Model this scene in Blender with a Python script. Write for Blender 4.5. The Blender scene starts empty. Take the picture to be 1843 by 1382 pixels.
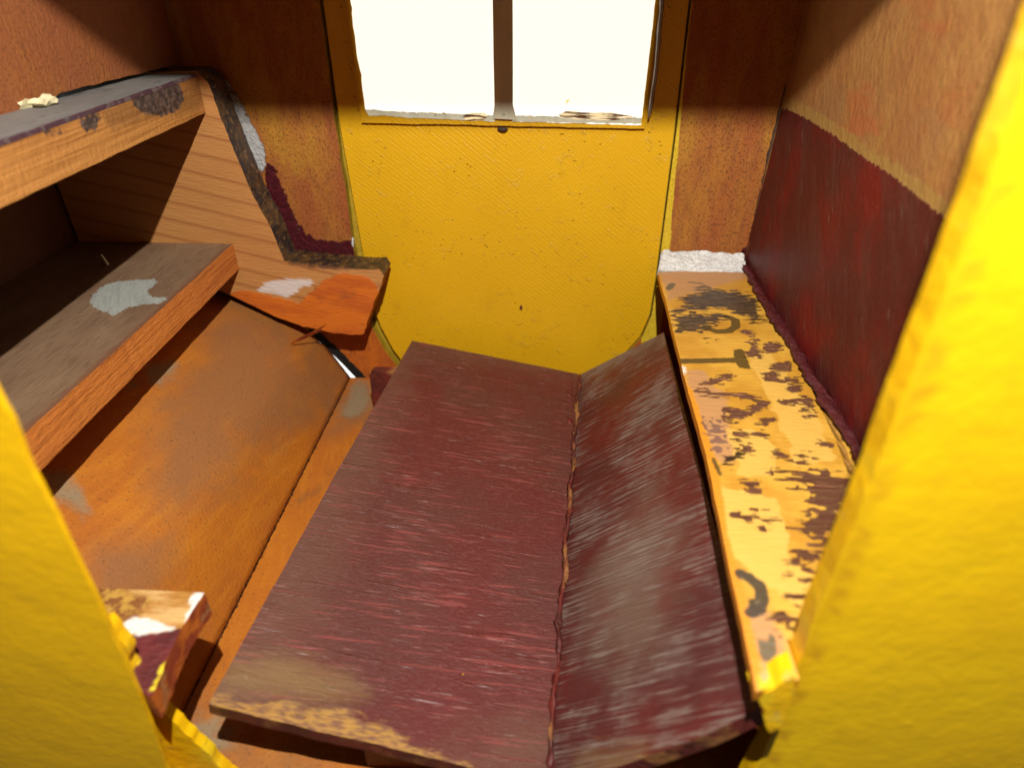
import bpy, bmesh, math, random
import numpy as np
from mathutils import Vector, Matrix, noise as mnoise

# ------------------------------------------------------------------ camera
# one unit = one decimetre of the painted wooden compartment, lens at the origin
C0 = np.array([921.5, 691.0]); FPX = 1165.286
RM = np.array([[0.99839286, -0.0272998, 0.04966307],
               [0.05653403, 0.54085423, -0.83921428],
               [-0.0039501, 0.8406732, 0.54152837]])
scn = bpy.context.scene
cd = bpy.data.cameras.new('camera'); cam = bpy.data.objects.new('camera', cd)
scn.collection.objects.link(cam); scn.camera = cam
cam.matrix_world = Matrix(RM.tolist()).to_4x4()
cd.sensor_fit = 'HORIZONTAL'; cd.sensor_width = 36; cd.lens = FPX / 1843 * 36
cd.clip_start = 0.02; cd.clip_end = 100
cd.dof.use_dof = True; cd.dof.focus_distance = 2.5; cd.dof.aperture_fstop = 0.95

# ------------------------------------------------------------------ light
w = bpy.data.worlds.new('World'); scn.world = w; w.use_nodes = True
w.node_tree.nodes['Background'].inputs[0].default_value = (0.9, 0.85, 0.75, 1)
w.node_tree.nodes['Background'].inputs[1].default_value = 0.068
FLASH = Vector((0.06, 0.08, 1.32))
ld = bpy.data.lights.new('flash', 'AREA'); lo = bpy.data.objects.new('flash', ld)
scn.collection.objects.link(lo); lo.location = FLASH
ld.shape = 'DISK'; ld.size = 0.045; ld.energy = 190; ld.color = (1, 0.96, 0.89)
lo.rotation_euler = (Vector((-0.2, 2.3, -1.9)) - FLASH).to_track_quat('-Z', 'Y').to_euler()
scn.view_settings.view_transform = 'Standard'; scn.view_settings.look = 'None'
scn.view_settings.exposure = 0.0; scn.view_settings.gamma = 1.0

# ------------------------------------------------------------------ helpers
def ray(x, y):
    return RM @ np.array([x - C0[0], -(y - C0[1]), -FPX])
class Plane:
    """origin O, axes U and V, normal U x V facing the room"""
    def __init__(s, O, U, V):
        s.O = np.array(O, float); s.U = np.array(U, float); s.U /= np.linalg.norm(s.U)
        s.V = np.array(V, float); s.V -= s.U * s.V.dot(s.U); s.V /= np.linalg.norm(s.V)
        s.N = np.cross(s.U, s.V)
    def p(s, u, v, w=0.0): return s.O + s.U * u + s.V * v + s.N * w
    def uv(s, x, y):                      # traced mark -> place on this surface
        r = ray(x, y); q = r * (s.N.dot(s.O) / s.N.dot(r)) - s.O
        return (q.dot(s.U), q.dot(s.V))
    def tr(s, pts): return [s.uv(*a) for a in pts]
    def loc(s, P): q = np.array(P, float) - s.O; return (q.dot(s.U), q.dot(s.V))

def sdf(P, poly):                         # + inside, - outside
    P = np.asarray(P, float); n = len(poly)
    d = np.full(len(P), 1e9); ins = np.zeros(len(P), bool)
    for i in range(n):
        a = np.array(poly[i], float); b = np.array(poly[(i + 1) % n], float)
        e = b - a; w_ = P - a; t = np.clip((w_ @ e) / max(e @ e, 1e-12), 0, 1)
        d = np.minimum(d, np.linalg.norm(w_ - t[:, None] * e, axis=1))
        c = ((a[1] > P[:, 1]) != (b[1] > P[:, 1]))
        if abs(e[1]) > 1e-12:
            c &= P[:, 0] < e[0] * (P[:, 1] - a[1]) / e[1] + a[0]
        ins ^= c
    return np.where(ins, d, -d)
def line_sd(P, pts, width):               # + inside a stroke
    P = np.asarray(P, float); d = np.full(len(P), 1e9)
    for i in range(len(pts) - 1):
        a = np.array(pts[i], float); b = np.array(pts[i + 1], float); e = b - a
        w_ = P - a; t = np.clip((w_ @ e) / max(e @ e, 1e-12), 0, 1)
        d = np.minimum(d, np.linalg.norm(w_ - t[:, None] * e, axis=1))
    return width / 2 - d

def tag(o, label, cat=None, group=None, kind=None):
    if label: o['label'] = label
    if cat: o['category'] = cat
    if group: o['group'] = group
    if kind: o['kind'] = kind
    return o
def empty(name, loc, label=None, cat=None, group=None, kind=None):
    o = bpy.data.objects.new(name, None); scn.collection.objects.link(o)
    o.location = loc; o.empty_display_size = 0.1
    return tag(o, label, cat, group, kind)
def link(name, bm, mats, parent=None, bevel=0.0, smooth=True):
    me = bpy.data.meshes.new(name); bm.to_mesh(me); bm.free()
    for m in (mats if isinstance(mats, (list, tuple)) else [mats]): me.materials.append(m)
    o = bpy.data.objects.new(name, me); scn.collection.objects.link(o)
    if parent:
        o.parent = parent
        o.matrix_parent_inverse = Matrix.Translation(parent.location).inverted()
    if bevel:
        b = o.modifiers.new('b', 'BEVEL'); b.width = bevel; b.segments = 2
        b.limit_method = 'ANGLE'; b.angle_limit = math.radians(50); b.harden_normals = False
    return o
def set_attrs(o, vals, P3):
    me = o.data
    a = me.attributes.new('P3', 'FLOAT_VECTOR', 'POINT'); a.data.foreach_set('vector', np.asarray(P3, np.float32).ravel())
    for k, v in vals.items():
        a = me.attributes.new(k, 'FLOAT', 'POINT'); a.data.foreach_set('value', np.clip(v, -0.4, 0.4).astype(np.float32))

def rag(pts, amp, step=0.03, seed=0, edges=None):
    """outline with small chips and waviness"""
    out = []; n = len(pts)
    for i in range(n):
        a = np.array(pts[i], float); b = np.array(pts[(i + 1) % n], float); L = np.linalg.norm(b - a)
        A = amp if edges is None else edges.get(i, 0.0)
        out.append(tuple(a))
        if A <= 0 or L < step * 2: continue
        k = int(L / step); nrm = np.array([-(b - a)[1], (b - a)[0]]) / L
        for j in range(1, k):
            q = a + (b - a) * j / k
            h = mnoise.noise(Vector((q[0] * 9 + seed, q[1] * 9, seed))) + 0.7 * mnoise.noise(Vector((q[0] * 40, q[1] * 40 + seed, 3)))
            out.append(tuple(q + nrm * A * h))
    return out

CUR = {}
def plate(name, pl, polys, thick, mats, parent=None, cut=0.03, masks=None, bevel=0.004, lift=None, bend=None, soft=False):
    """a solid sheet: outline(s) in the plane, cut finely, given thickness behind the face.
       mats: [face, edge]. masks: {name: f(P) -> + inside}"""
    if isinstance(polys[0][0], (int, float, np.floating)): polys = [polys]
    bm = bmesh.new()
    for poly in polys:
        A = sum(poly[i][0] * poly[(i + 1) % len(poly)][1] - poly[(i + 1) % len(poly)][0] * poly[i][1] for i in range(len(poly)))
        if A < 0: poly = poly[::-1]
        bm.faces.new([bm.verts.new((a, b, 0)) for a, b in poly])
    bm.normal_update()
    if any(len(p) > 4 for p in polys):
        bmesh.ops.triangulate(bm, faces=bm.faces[:])
    us = [p[0] for q in polys for p in q]; vs = [p[1] for q in polys for p in q]
    for lo_, hi, ax in ((min(us), max(us), 0), (min(vs), max(vs), 1)):
        k = int((hi - lo_) / cut)
        for i in range(1, k + 1):
            co = [0, 0, 0]; co[ax] = lo_ + (hi - lo_) * i / (k + 1); no = [0, 0, 0]; no[ax] = 1
            bmesh.ops.bisect_plane(bm, geom=bm.verts[:] + bm.edges[:] + bm.faces[:], dist=1e-6, plane_co=co, plane_no=no)
    front = bm.faces[:]
    r = bmesh.ops.extrude_face_region(bm, geom=front)
    nv = [g for g in r['geom'] if isinstance(g, bmesh.types.BMVert)]
    nf = set(g for g in r['geom'] if isinstance(g, bmesh.types.BMFace))
    for v in nv: v.co.z -= thick
    for f in bm.faces: f.material_index = 0 if len(set([round(v.co.z, 5) for v in f.verts])) == 1 and f.verts[0].co.z > -1e-6 else 1
    bmesh.ops.recalc_face_normals(bm, faces=bm.faces[:])
    P3 = np.array([v.co[:] for v in bm.verts]); P = P3[:, :2]
    CUR['w'] = P3[:, 2]
    vals = {k: f(P) for k, f in (masks or {}).items()}
    for i, v in enumerate(bm.verts):
        u_, v_, w_ = P3[i]
        if lift: w_ += lift(u_, v_)
        v.co = Vector(pl.p(u_, v_, w_))
        if bend: v.co = bend(v.co)
    o = link(name, bm, mats, parent, bevel)
    if soft:
        for p in o.data.polygons: p.use_smooth = True
        if bevel: o.modifiers['b'].harden_normals = True
    set_attrs(o, vals, P3)
    return o

def blob(name, loc, r, mat, parent=None, sc=(1, 1, 1), seed=0, amp=0.5, sub=3, flat=False):
    bm = bmesh.new(); bmesh.ops.create_icosphere(bm, subdivisions=sub, radius=1)
    for v in bm.verts:
        d = 1 + amp * mnoise.noise(v.co * 1.7 + Vector((seed, seed * 2, 0))) + amp * .4 * mnoise.noise(v.co * 5 + Vector((seed, 0, 0)))
        v.co = Vector((v.co.x * r * sc[0] * d, v.co.y * r * sc[1] * d, v.co.z * r * sc[2] * d)) + Vector(loc)
    P3 = [v.co[:] for v in bm.verts]
    o = link(name, bm, mat, parent)
    for p in o.data.polygons: p.use_smooth = not flat
    set_attrs(o, {}, P3); return o

def bead(name, pts, rad, mat, parent=None, step=0.02, amp=0.5, seed=0, sc=(1, 1)):
    """ragged bead of paint or filler along a line"""
    P = []
    for i in range(len(pts) - 1):
        a = Vector(pts[i]); b = Vector(pts[i + 1]); k = max(1, int((b - a).length / step))
        P += [a.lerp(b, j / k) for j in range(k)]
    P.append(Vector(pts[-1]))
    bm = bmesh.new(); rings = []; n = 10
    for i, p in enumerate(P):
        t = (P[min(i + 1, len(P) - 1)] - P[max(i - 1, 0)]).normalized()
        s = t.cross(Vector((0.3, 0.1, 1))).normalized(); q = s.cross(t)
        ring = []
        for k in range(n):
            a = 2 * math.pi * k / n; d = s * math.cos(a) * sc[0] + q * math.sin(a) * sc[1]
            r = rad * (1 + amp * mnoise.noise((p + d * .05) * 18 + Vector((seed, 0, 0))) + amp * .8 * mnoise.noise((p + d * .03) * 50))
            if i in (0, len(P) - 1): r *= .3
            ring.append(bm.verts.new(p + d * r))
        rings.append(ring)
    for i in range(len(rings) - 1):
        for k in range(n): bm.faces.new((rings[i][k], rings[i][(k + 1) % n], rings[i + 1][(k + 1) % n], rings[i + 1][k]))
    bm.faces.new(rings[0][::-1]); bm.faces.new(rings[-1])
    bmesh.ops.recalc_face_normals(bm, faces=bm.faces[:])
    P3 = [v.co[:] for v in bm.verts]
    o = link(name, bm, mat, parent)
    for p in o.data.polygons: p.use_smooth = True
    set_attrs(o, {}, P3); return o

# ------------------------------------------------------------------ material kit
class G:
    def __init__(s, name):
        s.m = bpy.data.materials.new(name); s.m.use_nodes = True; s.t = s.m.node_tree; s.t.nodes.clear()
        s.out = s.t.nodes.new('ShaderNodeOutputMaterial'); s.P = s.attr('P3', True)
    def n(s, typ, **k):
        x = s.t.nodes.new(typ)
        for a, b in k.items(): setattr(x, a, b)
        return x
    def put(s, sock, v):
        if hasattr(v, 'links') or isinstance(v, bpy.types.NodeSocket): s.t.links.new(v, sock)
        elif isinstance(v, (tuple, list)) and len(v) == 3 and sock.type == 'RGBA': sock.default_value = (*v, 1)
        else: sock.default_value = v
    def attr(s, name, vec=False):
        a = s.n('ShaderNodeAttribute', attribute_name=name, attribute_type='GEOMETRY')
        return a.outputs['Vector' if vec else 'Fac']
    def ma(s, op, a, b=0.0, c=None, clamp=False):
        x = s.n('ShaderNodeMath', operation=op, use_clamp=clamp); s.put(x.inputs[0], a); s.put(x.inputs[1], b)
        if c is not None: s.put(x.inputs[2], c)
        return x.outputs[0]
    def vec(s, sc=(1, 1, 1), rot=0.0, off=(0, 0, 0), src=None):
        x = s.n('ShaderNodeMapping'); s.put(x.inputs[0], src or s.P)
        if rot:                                        # turn first, then stretch
            y = s.n('ShaderNodeMapping'); s.put(y.inputs[0], src or s.P); y.inputs['Rotation'].default_value = (0, 0, rot)
            s.put(x.inputs[0], y.outputs[0])
        x.inputs['Scale'].default_value = sc; x.inputs['Location'].default_value = off
        return x.outputs[0]
    def noise(s, scale, sc=(1, 1, 1), rot=0.0, det=4, rough=0.55, off=(0, 0, 0), dist=0.0):
        x = s.n('ShaderNodeTexNoise'); s.put(x.inputs['Vector'], s.vec(sc, rot, off))
        x.inputs['Scale'].default_value = scale; x.inputs['Detail'].default_value = det
        x.inputs['Roughness'].default_value = rough; x.inputs['Distortion'].default_value = dist
        return x.outputs['Fac']
    def voro(s, scale, sc=(1, 1, 1), rot=0.0, feat='F1', rnd=1.0, off=(0, 0, 0)):
        x = s.n('ShaderNodeTexVoronoi', feature=feat); s.put(x.inputs['Vector'], s.vec(sc, rot, off))
        x.inputs['Scale'].default_value = scale; x.inputs['Randomness'].default_value = rnd
        return x.outputs['Distance']
    def wave(s, scale, sc=(1, 1, 1), rot=0.0, dist=2.0, det=2, dscale=1.0):
        x = s.n('ShaderNodeTexWave'); s.put(x.inputs['Vector'], s.vec(sc, rot))
        x.inputs['Scale'].default_value = scale; x.inputs['Distortion'].default_value = dist
        x.inputs['Detail'].default_value = det; x.inputs['Detail Scale'].default_value = dscale
        return x.outputs['Fac']
    def step(s, v, a, b, lo_=0.0, hi=1.0):             # smooth 0..1 between a and b
        x = s.n('ShaderNodeMapRange', interpolation_type='SMOOTHSTEP'); s.put(x.inputs[0], v)
        x.inputs[1].default_value = a; x.inputs[2].default_value = b; x.inputs[3].default_value = lo_; x.inputs[4].default_value = hi
        return x.outputs[0]
    def mix(s, f, a, b, mode='MIX'):
        x = s.n('ShaderNodeMix', data_type='RGBA', blend_type=mode); s.put(x.inputs[0], f); s.put(x.inputs[6], a); s.put(x.inputs[7], b)
        return x.outputs[2]
    def fmix(s, f, a, b):
        x = s.n('ShaderNodeMix', data_type='FLOAT'); s.put(x.inputs[0], f); s.put(x.inputs[2], a); s.put(x.inputs[3], b)
        return x.outputs[0]
    def blocks(s, su, sv, wob=.012, off=0.0):
        nz = s.n('ShaderNodeTexNoise'); s.put(nz.inputs['Vector'], s.vec((1, 2, 1), 0, (off, 0, 0))); nz.inputs['Scale'].default_value = 22; nz.inputs['Detail'].default_value = 5
        v1 = s.n('ShaderNodeVectorMath', operation='SUBTRACT'); s.put(v1.inputs[0], nz.outputs['Color']); v1.inputs[1].default_value = (.5, .5, .5)
        v2 = s.n('ShaderNodeVectorMath', operation='MULTIPLY'); s.put(v2.inputs[0], v1.outputs[0]); v2.inputs[1].default_value = (wob * 2.4, wob, 0)
        v3 = s.n('ShaderNodeVectorMath', operation='ADD'); s.put(v3.inputs[0], v2.outputs[0]); s.put(v3.inputs[1], s.P)
        # stagger alternate rows
        v4 = s.n('ShaderNodeVectorMath', operation='SNAP'); s.put(v4.inputs[0], v3.outputs[0]); v4.inputs[1].default_value = (su, sv, 10)
        x = s.n('ShaderNodeTexWhiteNoise', noise_dimensions='3D'); s.put(x.inputs['Vector'], v4.outputs[0])
        return x.outputs['Value']
    def bmask(s, name, amp, su, sv, bias=0.0, soft=.002, off=0.0):
        a = s.ma('ADD', s.ma('MULTIPLY', s.blocks(su, sv, .02, off=off), .28), s.ma('MULTIPLY', s.noise(20, (.5, 2.2, 1), det=6, rough=.65, off=(off, 2, 0)), 1.12))
        v = s.ma('ADD', s.ma('MULTIPLY_ADD', s.ma('SUBTRACT', a, .70), amp * 2, s.attr(name)), bias)
        return s.step(v, -soft, soft)
    def mask(s, name, amp=0.02, nscale=30, sc=(1, 1, 1), rot=0.0, soft=0.003, det=5, off=(0, 0, 0), rough=.6):
        d = s.attr(name); nz = s.noise(nscale, sc, rot, det, rough, off)
        v = s.ma('MULTIPLY_ADD', s.ma('SUBTRACT', nz, 0.5), amp * 2, d)
        return s.step(v, -soft, soft)
    def bsdf(s, col, rough=0.5, h=None, hd=0.01, spec=0.5, coat=0.0, hs=1.0):
        b = s.n('ShaderNodeBsdfPrincipled'); s.put(b.inputs['Base Color'], col); s.put(b.inputs['Roughness'], rough)
        s.put(b.inputs['Specular IOR Level'], spec); b.inputs['Coat Weight'].default_value = coat
        b.inputs['Coat Roughness'].default_value = 0.25
        if h is not None:
            u = s.n('ShaderNodeBump'); u.inputs['Strength'].default_value = hs; u.inputs['Distance'].default_value = hd
            s.put(u.inputs['Height'], h); s.t.links.new(u.outputs[0], b.inputs['Normal'])
        s.t.links.new(b.outputs[0], s.out.inputs[0]); s.b = b
        return s.m

def m_door():
    g = G('ochre_yellow_door_paint')
    c = g.mix(g.noise(2.2, det=3), (0.58, 0.31, 0.005), (0.67, 0.375, 0.007))
    c = g.mix(g.step(g.noise(11, (1, .35, 1), det=5), .55, .75, 0, .25), c, (0.50, .25, .006))
    c = g.mix(g.ma('MULTIPLY', g.step(g.noise(17, det=7, rough=.7, dist=.8, off=(.01, -.01, 0)), .60, .68), .12), c, (.40, .20, .004))
    g2 = g.step(g.voro(13, (1, 1, 1)), .02, .035, 1, 0)
    spots = g.ma('MULTIPLY', g2, g.step(g.noise(5, off=(7, 3, 0)), .60, .64))
    blobs = g.step(g.voro(27, (1, 1.2, 1), off=(1, 2, 3)), .0, .16, 1, 0)
    where = g.step(g.noise(4, off=(2, 9, 0)), .42, .60)
    blobs = g.ma('MULTIPLY', blobs, where)
    runs = g.step(g.noise(17, (1, 1, 1), det=7, rough=.7, dist=.8), .55, .72)
    runs = g.ma('MULTIPLY', runs, g.fmix(where, .25, .8))
    rip = g.wave(17, rot=math.radians(-52), dist=1.2, det=1)
    fine = g.noise(60, det=3)
    rip = g.ma('MULTIPLY', rip, g.step(g.noise(1.6, off=(8, 1, 0)), .40, .6, .15, 1))
    h = g.ma('MULTIPLY_ADD', rip, .07, g.ma('MULTIPLY', fine, .22))
    h = g.ma('ADD', h, g.ma('MULTIPLY_ADD', runs, .30, g.ma('MULTIPLY', blobs, .9)))
    h = g.ma('MULTIPLY_ADD', g.wave(24, rot=math.radians(-48), dist=2.5, det=2, dscale=.6), .05, h)
    return g.bsdf(c, .36, h, .0085, .45)

def m_frame_yellow(seed=0, dull=0.0, edge=False):
    g = G('bright_yellow_frame_paint')
    c = g.mix(g.noise(2.5, det=3, off=(seed, 0, 0)), (0.92, .62, .004) if seed == 0 else (.93, .54, .003), (.86, .47, .005))
    c = g.mix(g.step(g.noise(13, det=6, off=(0, seed, 0)), .56, .72, 0, .25), c, (.66, .38, .012))
    if edge:
        c = g.mix(g.step(g.noise(6, det=5, off=(seed, 3, 0)), .48, .68, 0, .6), c, (.88, .70, .03))
        c = g.mix(g.step(g.noise(15, det=6, off=(seed, 1, 0)), .62, .70, 0, .5), c, (.42, .36, .12))
    if seed == 0:
        c = g.mix(g.ma('MULTIPLY', g.mask('groove', .003, 9, soft=.014), .65), c, (.56, .27, .008))  # brownish line: worn paint with the chamfer's shade painted in
    h = g.ma('MULTIPLY_ADD', g.noise(5, det=2), .5, g.ma('MULTIPLY', g.noise(40, det=5), .15))
    h = g.ma('MULTIPLY_ADD', g.step(g.voro(9, off=(seed, 5, 0)), .0, .2, 1, 0), g.step(g.noise(3), .55, .65, 0, .25), h)
    return g.bsdf(c, .42, h, .010 if not edge else .02, .4)

def wash(g, a, b, cdk, sc=(1, .25, 1), seed=0):
    """thin brushed wash on pitted board"""
    n1 = g.noise(5, sc, det=6, rough=.65, off=(seed, 0, 0)); n2 = g.noise(28, sc, det=5, rough=.7, off=(0, seed, 0))
    c = g.mix(g.step(n1, .35, .65), a, b)
    c = g.mix(g.step(n2, .45, .65, 0, .55), c, cdk)
    return c
def speck(g, c, dark, sc=130, thr=.60, amt=.7, st=(1, .7, 1)):
    s_ = g.step(g.noise(sc, st, det=3, rough=.6), thr, thr + .07, 0, amt)
    return g.mix(s_, c, dark), s_

def m_backwall(red=False):
    g = G('brown_brushed_board')
    c = wash(g, (.36, .135, .020), (.30, .080, .020), (.22, .065, .018))
    c = g.mix(g.step(g.noise(4.5, (1, .4, 1), det=4, off=(5, 5, 0)), .5, .68, 0, .7), c, (.42, .20, .018))
    c, s1 = speck(g, c, (.10, .042, .020), 130, .57, .42, (1, .6, 1))
    if red: c = g.mix(g.step(g.noise(3, det=3, off=(1, 8, 0)), .3, .6, .35, .8), c, (.28, .085, .032))
    # orange lower part
    co = wash(g, (.50, .125, .010), (.40, .09, .010), (.28, .06, .012))
    crack = g.step(g.voro(30, (1, .5, 1), feat='DISTANCE_TO_EDGE'), .0, .035, 1, 0)
    crack = g.ma('MULTIPLY', crack, g.step(g.noise(6), .45, .6))
    co = g.mix(g.ma('MULTIPLY', crack, .6), co, (.06, .02, .01))
    c = g.mix(g.mask('orange', .03, 20), c, co)
    # yellow paint that strayed over the joint
    c = g.mix(g.mask('yellow', .012, 18, (1, .3, 1)), c, (.62, .42, .02))
    mar = g.mix(g.noise(30), (.075, .010, .012), (.16, .02, .03))
    mm = g.mask('maroon', .03, 26, det=6)
    c = g.mix(mm, c, mar)
    wm = g.mask('white', .018, 45, det=7, rough=.7)
    wc = g.mix(g.step(g.noise(70, det=6), .5, .7, 0, .5), (.80, .79, .77), (.50, .47, .45))
    c = g.mix(wm, c, wc)
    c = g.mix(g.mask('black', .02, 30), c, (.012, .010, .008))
    h = g.ma('MULTIPLY_ADD', g.noise(90, (1, .5, 1), det=4, rough=.7), .5, g.ma('MULTIPLY', s1, -.5))
    h = g.ma('MULTIPLY_ADD', g.noise(22, (1, .3, 1), det=4), .5, h)
    h = g.ma('MULTIPLY_ADD', wm, g.fmix(g.step(g.noise(45, det=6, rough=.7), .3, .7), 1.5, 3.0), h)
    h = g.ma('MULTIPLY_ADD', mm, g.fmix(g.step(g.noise(40, det=6, rough=.7), .3, .7), .5, 1.8), h)
    r = g.fmix(mm, .62, .22)
    return g.bsdf(c, r, h, .010, .3)

def m_sidewall():
    g = G('ochre_and_maroon_wall_paint')
    c = wash(g, (.37, .18, .050), (.34, .14, .040), (.28, .10, .035), (1, .3, 1), 3)
    c = g.mix(g.step(g.noise(2.3, det=3, off=(4, 0, 0)), .5, .7, 0, .7), c, (.30, .15, .06))
    c = g.mix(g.step(g.noise(3.5, (.5, 1.6, 1), det=4, off=(4, 6, 0)), .56, .68, 0, .45), c, (.44, .10, .03))
    c, s1 = speck(g, c, (.12, .06, .03), 150, .58, .45)
    rim = g.mask('rim', .02, 30)
    c = g.mix(g.ma('MULTIPLY', rim, .7), c, (.36, .22, .055))
    m = g.mix(g.step(g.noise(3.0, (1, 1.0, 1), rot=.6, det=4), .42, .66), (.085, .013, .011), (.150, .010, .009))
    m = g.mix(g.step(g.noise(7, (.35, 1.5, 1), rot=.9, det=6, rough=.65), .45, .7, 0, .55), m, (.095, .036, .028))
    m = g.mix(g.step(g.noise(150, det=2), .62, .72, 0, .4), m, (.22, .12, .10))
    scr = g.step(g.noise(50, (.15, 1, 1), rot=math.radians(55), det=4), .63, .72, 0, .35)
    m = g.mix(scr, m, (.20, .13, .11))
    dots = g.step(g.voro(17), .02, .045, 1, 0); dots = g.ma('MULTIPLY', dots, g.step(g.noise(9, off=(3, 3, 3)), .5, .55))
    m = g.mix(dots, m, (.45, .2, .06))
    mk = g.mask('maroon', .016, 40, (1, .5, 1), det=6)
    c = g.mix(mk, c, m)
    rd = g.mask('raw', .02, 22)
    c = g.mix(g.ma('MULTIPLY', rd, .8), c, (.20, .07, .035))
    h = g.ma('MULTIPLY_ADD', g.noise(70, (1, .5, 1), det=5), .5, g.ma('MULTIPLY', mk, .7))
    h = g.ma('MULTIPLY_ADD', g.noise(26, (.25, 1, 1), rot=math.radians(50), det=4), .45, h)
    return g.bsdf(c, g.fmix(mk, .66, .46), h, .007, .15)

def m_orange():
    g = G('worn_orange_board_paint')
    c = g.mix(g.step(g.noise(2.6, det=5, rough=.6), .35, .65), (.44, .140, .012), (.37, .110, .014))
    st = g.noise(9, (2.2, .35, 1), rot=math.radians(-12), det=6, rough=.65)
    c = g.mix(g.step(st, .45, .68, 0, .6), c, (.49, .178, .016))
    du = g.mask('dust', .30, 4, (1, .6, 1), soft=.13, det=5)
    c = g.mix(g.ma('MULTIPLY', du, .85), c, (.25, .108, .040))
    gr = g.mask('grey', .06, 14, soft=.03, det=6)
    c = g.mix(g.ma('MULTIPLY', gr, .85), c, (.24, .19, .115))
    c, s1 = speck(g, c, (.10, .045, .02), 85, .60, .6, (1, 1, 1))
    hair = g.step(g.noise(25, (.12, 1, 1), rot=math.radians(60), det=3), .70, .73, 0, .35)
    c = g.mix(hair, c, (.12, .05, .02))
    jm = g.mask('joint', .018, 30, soft=.004, det=7, rough=.7)
    c = g.mix(jm, c, g.mix(g.step(g.noise(45), .5, .6), (.09, .05, .025), (.34, .28, .2)))
    sm = g.mask('smudge', .05, 20, soft=.035)
    c = g.mix(g.ma('MULTIPLY', sm, .45), c, (.11, .065, .03))
    dots = g.step(g.voro(6.5, off=(3.3, 1.4, 0)), .010, .018, 1, 0)
    c = g.mix(g.ma('MULTIPLY', dots, .8), c, (.55, .5, .38))
    h = g.ma('MULTIPLY_ADD', g.noise(80, det=4), .45, g.ma('MULTIPLY', st, .45))
    h = g.ma('MULTIPLY_ADD', jm, -1.2, h); h = g.ma('MULTIPLY_ADD', gr, -.4, h)
    return g.bsdf(c, .58, h, .007, .25)

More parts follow.
